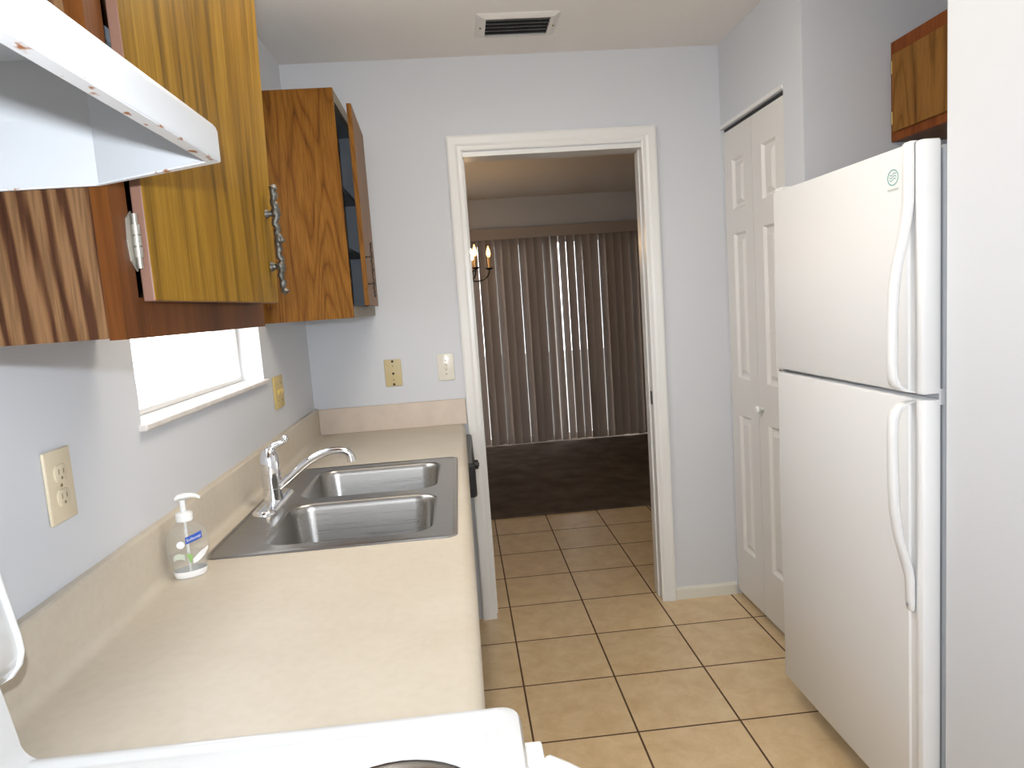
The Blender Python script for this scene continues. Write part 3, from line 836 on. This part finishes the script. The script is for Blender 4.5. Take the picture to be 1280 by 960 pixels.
def hinged_door(y0, x0, y1, x1, z0, z1, th, warp=0.):
    """slab whose front bottom edge runs from (x0,y0) to (x1,y1)"""
    d = Vector((x1-x0, y1-y0, 0)); L = d.length; d.normalize(); nrm = Vector((d.y, -d.x, 0))
    if nrm.x < 0: nrm = -nrm
    mtx = Matrix(((d.x, nrm.x, 0, x0), (d.y, nrm.y, 0, y0), (0, 0, 1, 0), (0, 0, 0, 1)))
    t = bmesh.new(); box(t, 0, L, -th, 0, z0, z1, .0018, 2)
    for f in t.faces:
        if f.normal.length < .1: f.normal_update()
    bmesh.ops.recalc_face_normals(t, faces=t.faces)
    for f in t.faces:
        if abs(f.normal.y) < .6: f.material_index = 1
    bmesh.ops.transform(t, matrix=mtx, verts=t.verts)
    for v in t.verts:      # an old door whose free top corner has sprung forward
        a = (v.co.y-y0)/(y1-y0); v.co.x += warp*a*(v.co.z-z0)/(z1-z0)
    return t, mtx, nrm, d, L
t_, mtx, nrm, d_, L_ = hinged_door(-2.215, .314, -1.738, .331, 1.4535, 2.128, .0135, .018)
nd = mesh('cabinet_door', t_, [M['oak_door'], M['laminate_edge']], nc)
b = B(); q = Vector((.3165, -2.215, 0))+d_*(L_-.030)
bar_pull(b, (q.x, q.y, 1.562), .190, nrm, r=.0058, so=.0165); mesh('handle', b, M['pewter'], nd, smooth=60)
for zc in (1.520, 2.055):
    b = B()
    prism(b, [(-2.233, zc-.022), (-2.2205, zc-.033), (-2.2205, zc+.033), (-2.233, zc+.024), (-2.236, zc)], 0, nx+.0002, nx+.0018)
    hg = mesh('hinge', b, M['hinge_metal'], nc)
    b = B()
    for k in range(3): tube(b, [(.3052, -2.2215, zc-.018+k*.0125), (.3052, -2.2215, zc-.007+k*.0125)], .0046, 12)
    tube(b, [(.3052, -2.2215, zc-.030), (.3052, -2.2215, zc+.030)], [.0030, .0030], 10)
    mesh('knuckle', b, M['hinge_metal'], hg, smooth=40)

# corner cabinet with the door ajar
fcab = thing('corner_cabinet', 'oak corner wall cabinet with its door ajar, between the window and the back wall', 'cabinet', (.15, -.31, CB))
fx1, fy0, fy1 = .300, -.632, -.002
b = B()
box(b, .001, .300, fy0, fy0+.014, CB, CT); mesh('side_panel', b, M['oak_far'], fcab)
b = B()
box(b, .001, .299, fy1-.014, fy1, CB, CT, mi=0)
box(b, .001, .290, fy0+.014, fy1-.014, CB+.012, CB+.028); box(b, .001, .290, fy0+.014, fy1-.014, CT-.016, CT); box(b, .001, .006, fy0+.014, fy1-.014, CB+.028, CT-.016)
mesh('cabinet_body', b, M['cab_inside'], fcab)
b = B()
box(b, .283, fx1, fy0+.014, fy1-.001, CB, CB+.040, .001); box(b, .283, fx1, fy0+.014, fy1-.001, CT-.040, CT, .001); box(b, .283, fx1, -.20, fy1-.001, CB+.040, CT-.040, .001)
mesh('face_frame', b, M['oak_raw'], fcab)
for zz in (1.655, 1.875):
    b = B(); box(b, .008, .270, fy0+.015, fy1-.016, zz, zz+.016); mesh('shelf', b, M['cab_inside'], fcab)
t_, mtx, nrm, d_, L_ = hinged_door(-.600, .352, -.168, .334, 1.452, 2.125, .016)
fd = mesh('cabinet_door', t_, [M['oak_small'], M['oak_far']], fcab)
b = B(); q = Vector((.352, -.600, 0))+d_*.022
bar_pull(b, (q.x, q.y, 1.572), .19, nrm, r=.0028, so=.020); mesh('handle', b, plain('dark_bronze', (.05, .035, .025), .45, metal=.6), fd, smooth=60)
for zc in (1.52, 2.06):
    b = B(); box(b, .300, .312, -.196, -.160, zc-.025, zc+.025, .002); tube(b, [(.316, -.160, zc-.025), (.316, -.160, zc+.025)], .004, 10)
    mesh('hinge', b, M['brass'], fcab)

# cabinet above the refrigerator
uc = thing('wall_cabinet', 'small oak cabinet on the alcove wall above the refrigerator', 'cabinet', (2.31, -1.15, 1.872))
UX, uy0, uy1, uz0, uz1 = 2.160, YN+.012, YA-.002, 1.874, 2.196
b = B(); box(b, UX+.018, XA-.001, uy0, uy1, uz0, uz1); mesh('cabinet_body', b, M['oak_far'], uc)
b = B()
for q in [(uy1-.022, uy1, uz0, uz1), (uy0, uy0+.04, uz0, uz1), (uy0+.04, uy1-.022, uz0, uz0+.040), (uy0+.04, uy1-.022, uz1-.052, uz1), (-1.18, -1.14, uz0+.04, uz1-.052)]:
    box(b, UX, UX+.018, q[0], q[1], q[2], q[3], .0012)
mesh('face_frame', b, M['oak_red'], uc)
for y0, y1 in [(-1.150, uy1-.020), (uy0+.02, -1.170)]:
    b = B(); box(b, UX-.010, UX-.0003, y0, y1, uz0+.028, uz1-.044, .003)
    d = mesh('cabinet_door', b, M['oak_small'], uc)
    yh = y1+.001 if y1 > -1.1 else y0-.001
    for zz in (uz0+.075, uz1-.085):
        b = B(); box(b, UX-.0055, UX-.0003, yh-.005, yh+.012 if y1 > -1.1 else yh+.005, zz-.018, zz+.018, .001); tube(b, [(UX-.008, yh, zz-.02), (UX-.008, yh, zz+.02)], .0035, 10)
        mesh('hinge', b, M['brass'], d)

# ------------------------------------------------------------------ range hood
hood = thing('range_hood', 'white enamelled range hood with rust spots along its lip above the stove', 'range hood', (.2, -2.64, 1.573))
HZ, HT = 1.573, 1.573+.135
y0, y1 = -3.015, -2.268      # near and far side
tp = .078; xt = .295; xf = .443
def hood_loop(ins, z, xf_=xf, back=.003):
    return [(back, y1-ins, z), (xt, y1-ins, z), (xf_-ins, y1-tp-ins*.3, z), (xf_-ins, y0+tp+ins*.3, z), (xt, y0+ins, z), (back, y0+ins, z)]
b = B()
# outer shell: upright lip, then a sloping front up to the flat top
def topped(bm, low, rows_, zt_, zf_):
    up = [(x, y, zf_ if x > xt+.02 else zt_) for x, y, z in low]
    R_ = loft(bm, rows_+[up]); u = R_[-1]
    bm.faces.new([u[1], u[2], u[3], u[4]]); bm.faces.new([u[0], u[1], u[4], u[5]])
topped(b, hood_loop(.0035, HZ), [hood_loop(0, HZ), hood_loop(0, HZ+.027), hood_loop(.0012, HZ+.031)], HT, HZ+.034)
mesh('canopy', b, M['hood'], hood, smooth=25)
b = B()
inner = [[(.004, y1-.002, HZ+.001), (xt, y1-.002, HZ+.001), (xf-.014, y1-tp-.004, HZ+.001), (xf-.014, y0+tp+.004, HZ+.001), (xt, y0+.002, HZ+.001), (.004, y0+.002, HZ+.001)]]
topped(b, inner[0], inner, HT-.010, HZ+.030)
mesh('lining', b, plain('hood_lining_enamel', (.55, .55, .55), .45), hood)
b = B()
# turned-in flange round the open bottom
fo = hood_loop(0.0008, HZ-.0008); fi = [(.010, y1-.004, HZ-.0006), (xt-.002, y1-.004, HZ-.0006), (xf-.012, y1-tp-.004, HZ-.0006), (xf-.012, y0+tp+.004, HZ-.0006), (xt-.002, y0+.004, HZ-.0006), (.010, y0+.004, HZ-.0006)]
fo2 = [(x, y, z+.0015) for x, y, z in fo]; fi2 = [(x, y, z+.0015) for x, y, z in fi]
loft(b, [fo2, fo, fi, fi2, fo2])
mesh('lip_flange', b, M['rusty'], hood)
b = B(); box(b, .04, .26, -2.80, -2.50, HT-.040, HT-.034); mesh('grease_filter', b, plain('filter_mesh', (.45, .45, .45), .5, metal=.8, bump=1, bscale=300), hood)

# ------------------------------------------------------------------ kitchen range
RY0, RY1 = -2.985, -2.227
rg = thing('kitchen_range', 'white electric stove with coil burners at the near end of the worktop', 'stove', (.35, (RY0+RY1)/2, 0))
ZR = .932
b = B(); box(b, .02, .640, RY0+.003, RY1-.003, .06, .895, .004); box(b, .05, .58, RY0+.02, RY1-.02, 0, .06)
mesh('range_body', b, M['enamel'], rg)
# cooktop: rolled rim, sunk field that sweeps up into the riser at the back
b = B(); cx0, cx1 = .090, .690
lo = []
for ins, z in [(.004, .892), (.0, .900), (.0, ZR-.008), (.003, ZR-.002), (.010, ZR), (.020, ZR-.0005), (.026, ZR-.004), (.032, ZR-.005), (.040, ZR-.0045), (.046, ZR-.007)]:
    lo.append(rrect(cx0+min(ins, .01), cx1-ins, RY0+ins, RY1-ins*.8, max(.006, .022-ins*.2), z, 5))
loft(b, lo, True, True, True)
ck = mesh('cooktop', b, M['enamel'], rg, smooth=40)
b = B()
arc = [(.128-.026*math.sin(math.radians(a)), ZR+.024-.028*math.cos(math.radians(a))) for a in range(0, 91, 10)]
prism(b, [(.03, .90), (.128, .90)]+arc+[(.089, 1.030), (.03, 1.030)], 1, RY0+.002, RY1-.002)
mesh('riser', b, M['enamel'], rg, smooth=40)
b = B()
cons = [(.010, 1.026), (.085, 1.026), (.106, 1.036), (.117, 1.050), (.1215, 1.066), (.120, 1.085), (.100, 1.205), (.093, 1.217), (.080, 1.222), (.010, 1.222)]
prism(b, cons, 1, RY0+.010, RY1-.008, .002)
bg = mesh('backguard', b, M['enamel'], rg, smooth=35)
for ya, yb in [(RY1-.0085, RY1+.001), (RY0-.001, RY0+.0105)]:
    b = B(); prism(b, [(x+(.0025 if x > .02 else 0), z+(.002 if z > 1.1 else -.002)) for x, z in cons], 1, ya, yb, .003)
    mesh('end_cap', b, M['white_plastic'], bg, smooth=35)
for yy in (-2.37, -2.46, -2.75, -2.84):
    b = B(); lathe(b, [(.024, 0), (.022, .012), (.016, .015), (.015, .026), (.004, .027)], (.108, yy, 1.14), 20, axis='x'); mesh('knob', b, M['black'], bg, smooth=40)
def burner(cx, cy, R):
    z = ZR-.0066
    b = B(); lathe(b, [(R+.004, z), (R+.003, z+.004), (R-.003, z+.0048), (R-.010, z+.001), (R*.6, z-.004), (.02, z-.005)], (cx, cy, 0), 40)
    pn = mesh('drip_pan', b, M['pan'], rg, smooth=40)
    b = B(); pts = []
    turns = 4 if R > .09 else 3
    for i in range(turns*28+1):
        a = 2*PI*i/28; r = .018+(R-.026-.018)*i/(turns*28); pts.append((cx+r*math.cos(a), cy+r*math.sin(a), z+.0085))
    tube(b, pts, .0042, 6); mesh('heating_coil', b, M['burner'], pn, smooth=60)
for q in [(.552, -2.412, .100), (.285, -2.405, .080), (.285, -2.80, .100), (.552, -2.80, .080)]: burner(*q)
b = B(); box(b, .640, .684, RY0+.006, RY1-.010, .26, .888, .006); od = mesh('oven_door', b, M['enamel'], rg)
b = B()
for yy in (RY1-.037, RY0+.037): box(b, .682, .714, yy-.022, yy+.022, .862, .890, .004)
pts = []
for i in range(41):
    t = i/40; yy = RY1-.046+(RY0-RY1+.092)*t
    e = min(1, min(t, 1-t)/.10); bow = .050*math.sin(e*PI/2)
    pts.append((.716+bow, yy, .876))
tube(b, pts, [(.013, .013)]*41, 10)
mesh('handle', b, M['white_plastic'], od, smooth=45)
b = B(); box(b, .640, .680, RY0+.006, RY1-.010, .075, .245, .006); mesh('storage_drawer', b, M['enamel'], rg)

# ------------------------------------------------------------------ refrigerator
fg = thing('refrigerator', 'white top freezer refrigerator standing in the alcove beside the closet door', 'refrigerator', (2.05, -1.23, 0))
FX0, fy0, fy1 = 1.670, -1.578, -.866
FZ0, FS0, FS1, FZ1 = .098, 1.143, 1.155, 1.712
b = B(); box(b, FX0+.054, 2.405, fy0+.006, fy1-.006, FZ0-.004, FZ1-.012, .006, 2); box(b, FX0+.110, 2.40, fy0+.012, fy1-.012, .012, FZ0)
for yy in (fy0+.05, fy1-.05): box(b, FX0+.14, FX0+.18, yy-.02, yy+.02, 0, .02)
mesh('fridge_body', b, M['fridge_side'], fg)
b = B(); box(b, FX0+.042, FX0+.054, fy0+.010, fy1-.014, FZ0+.01, FS0-.008); box(b, FX0+.042, FX0+.054, fy0+.010, fy1-.014, FS1+.008, FZ1-.02)
mesh('door_gasket', b, M['grey_gasket'], fg)
b = B(); box(b, FX0+.100, FX0+.107, fy0+.02, fy1-.02, .012, FZ0-.004); 
for zz in (.03, .05, .07): box(b, FX0+.092, FX0+.100, fy0+.03, fy1-.03, zz-.004, zz+.004, .001)
mesh('toe_grille', b, plain('toe_grille_shade', (.10, .10, .105), .6), fg)  # near-black colour paints in the shadow under the refrigerator door
def fdoor(z0, z1):
    bm = B()
    # near vertical edge carries a raised bead beside the handle groove
    sec = [(FX0+.042, fy1), (FX0+.010, fy1), (FX0+.003, fy1-.004), (FX0, fy1-.012), (FX0, fy0+.050), (FX0+.004, fy0+.046), (FX0+.005, fy0+.030), (FX0+.001, fy0+.024), (FX0, fy0+.012), (FX0+.003, fy0+.004), (FX0+.010, fy0), (FX0+.042, fy0)]
    lo = []
    for z, s in [(z0, .006), (z0+.002, .002), (z0+.007, 0), (z1-.007, 0), (z1-.002, .002), (z1, .006)]:
        lo.append([(x+(s if x < FX0+.03 else 0), min(fy1-s, max(fy0+s, y)), z) for x, y in sec])
    loft(bm, lo, True, True, True)
    return bm
fz = mesh('freezer_door', fdoor(FS1, FZ1), M['fridge'], fg, smooth=35)
fr = mesh('fridge_door', fdoor(FZ0, FS0), M['fridge'], fg, smooth=35)
hy = fy0+.036
def handle(keys, parent):
    """keys: (z, stand-off) down the bar; rounded rectangular section"""
    bm = B(); lo = []
    ns = len(keys)
    for z, off, wd, th in keys:
        x1 = FX0-off; l = []
        for (dx, dy) in [(-th/2, -wd/2+.004), (-th/2+.004, -wd/2), (th/2-.003, -wd/2), (th/2, -wd/2+.003), (th/2, wd/2-.003), (th/2-.003, wd/2), (-th/2+.004, wd/2), (-th/2, wd/2-.004)]:
            l.append((x1+dx, hy+dy, z))
        lo.append(l)
    loft(bm, lo, True, True, True)
    return mesh('handle', bm, M['fridge'], parent, smooth=50)
W1 = .026
handle([(FZ1+.001, .000, W1, .018), (FZ1-.004, .007, W1, .016), (1.62, .007, W1, .016), (1.58, .008, W1, .016), (1.545, .013, W1, .016), (1.50, .022, W1, .016), (1.45, .034, W1, .016), (1.40, .042, W1, .016), (1.34, .046, W1, .016), (1.23, .048, W1, .016), (1.195, .046, W1, .016), (1.178, .040, W1, .018), (1.166, .026, W1, .020), (1.160, .008, W1, .016), (1.158, -.004, W1, .010)], fz)
fh = handle([(1.139, -.004, W1, .010), (1.137, .008, W1, .016), (1.131, .026, W1, .020), (1.118, .040, W1, .018), (1.10, .046, W1, .016), (1.06, .048, W1, .016), (.95, .047, W1, .016), (.88, .043, W1, .016), (.82, .034, W1, .016), (.775, .022, W1, .016), (.74, .012, W1, .016), (.715, .007, W1, .014), (.66, .006, W1, .013), (.640, .005, W1*.8, .011), (.634, .001, W1*.6, .006)], fr)
b = B(); lathe(b, [(.0042, 0), (.0035, -.003), (.001, -.0035)], (FX0-.0115, hy, .652), 10, axis='x'); mesh('screw_cap', b, M['grey_gasket'], fh)
b = B()
box(b, FX0+.006, FX0+.07, fy1-.035, fy1-.004, FS0+.003, FS1-.003, .001); tube(b, [(FX0+.02, fy1-.02, FS0-.002), (FX0+.02, fy1-.02, FS1+.002)], .006, 12)
mesh('middle_hinge', b, M['chrome'], fg)
b = B(); box(b, FX0+.006, FX0+.05, fy1-.05, fy1-.006, FZ1+.0005, FZ1+.010, .003)
mesh('hinge_cover', b, M['white_plastic'], fg)
b = B(); box(b, FX0+.040, FX0+.07, fy0-.003, fy0+.003, FS0-.012, FS1+.012, .001); mesh('hinge_plug', b, M['fridge_side'], fg)
# round emblem with a wave and a pale caption bar
b = B(); ey, ez = -1.478, 1.648
n = 28
for r0, r1 in [(.0175, .0205)]:
    A = [(FX0-.0006, ey+r0*math.cos(2*PI*k/n), ez+r0*.9*math.sin(2*PI*k/n)) for k in range(n)]
    C = [(FX0-.0006, ey+r1*math.cos(2*PI*k/n), ez+r1*.9*math.sin(2*PI*k/n)) for k in range(n)]
    loft(b, [A, C])
for dz in (-.006, .0, .006):
    A = [(FX0-.0006, ey+(-.012+.024*i/8), ez+dz+.0024*math.sin(i*PI/4)) for i in range(9)]
    C = [(x, y, z+.0022) for x, y, z in A]
    loft(b, [A, C], close=False)
em = mesh('emblem', b, M['teal_print'], fz)
b = B(); box(b, FX0-.0006, FX0-.0001, ey-.020, ey+.020, ez-.030, ez-.025); mesh('caption_bar', b, M['grey_print'], em)

# ------------------------------------------------------------------ kitchen ceiling lamp (above the frame)
lf = thing('ceiling_light', 'white ceiling lamp above the aisle between worktop and refrigerator', 'lamp', (.74, -1.55, H))
b = B(); box(b, .50, .98, -1.97, -1.13, H-.020, H-.0005, .004); mesh('lamp_housing', b, M['white_plastic'], lf)
b = B(); lo = [rrect(.52+i, .96-i, -1.95+i, -1.15-i, .03, z) for i, z in [(0, H-.021), (.006, H-.095), (.03, H-.115)]]
loft(b, lo, True, True, True); mesh('lamp_diffuser', b, M['lamp_diffuser'], lf)

# ------------------------------------------------------------------ lights
def light(name, typ, loc, power, color, size=.02, **k):
    d = bpy.data.lights.new(name, typ); d.energy = power; d.color = color
    if hasattr(d, 'shadow_soft_size'): d.shadow_soft_size = size
    for a, v in k.items(): setattr(d, a, v)
    o = bpy.data.objects.new(name, d); col.objects.link(o); o.location = loc; return o
fl = light('camera_flash', 'SPOT', (.628, -3.005, 1.497), 40, (.81, .895, 1.0), .011, spot_size=math.radians(125), spot_blend=.6)

w = bpy.data.worlds.new('daylight'); sc.world = w; w.use_nodes = True
bgn = w.node_tree.nodes['Background']; bgn.inputs['Color'].default_value = (.95, .975, 1, 1); bgn.inputs['Strength'].default_value = 4.8

# ------------------------------------------------------------------ camera
C = (.6525, -3.0309, 1.42207); yaw, pit, rol, F = -.0707, -.11526, -.07034, 863.14554
cam = bpy.data.cameras.new('camera'); co = bpy.data.objects.new('camera', cam); col.objects.link(co)
Rm = Matrix.Rotation(yaw, 3, 'Z') @ Matrix.Rotation(pit, 3, 'X') @ Matrix(((1, 0, 0), (0, 0, -1), (0, 1, 0))) @ Matrix.Rotation(rol, 3, 'Z')
mw = Rm.to_4x4(); mw.translation = Vector(C); co.matrix_world = mw
cam.sensor_fit = 'HORIZONTAL'; cam.sensor_width = 36; cam.lens = F/1280*36; cam.clip_start = .01; cam.clip_end = 100
sc.camera = co
fl.matrix_world = Matrix.Translation(fl.location) @ Rm.to_4x4()

sc.view_settings.view_transform = 'Standard'; sc.view_settings.look = 'None'
sc.view_settings.exposure = .16; sc.view_settings.gamma = 1; sc.view_settings.use_curve_mapping = False
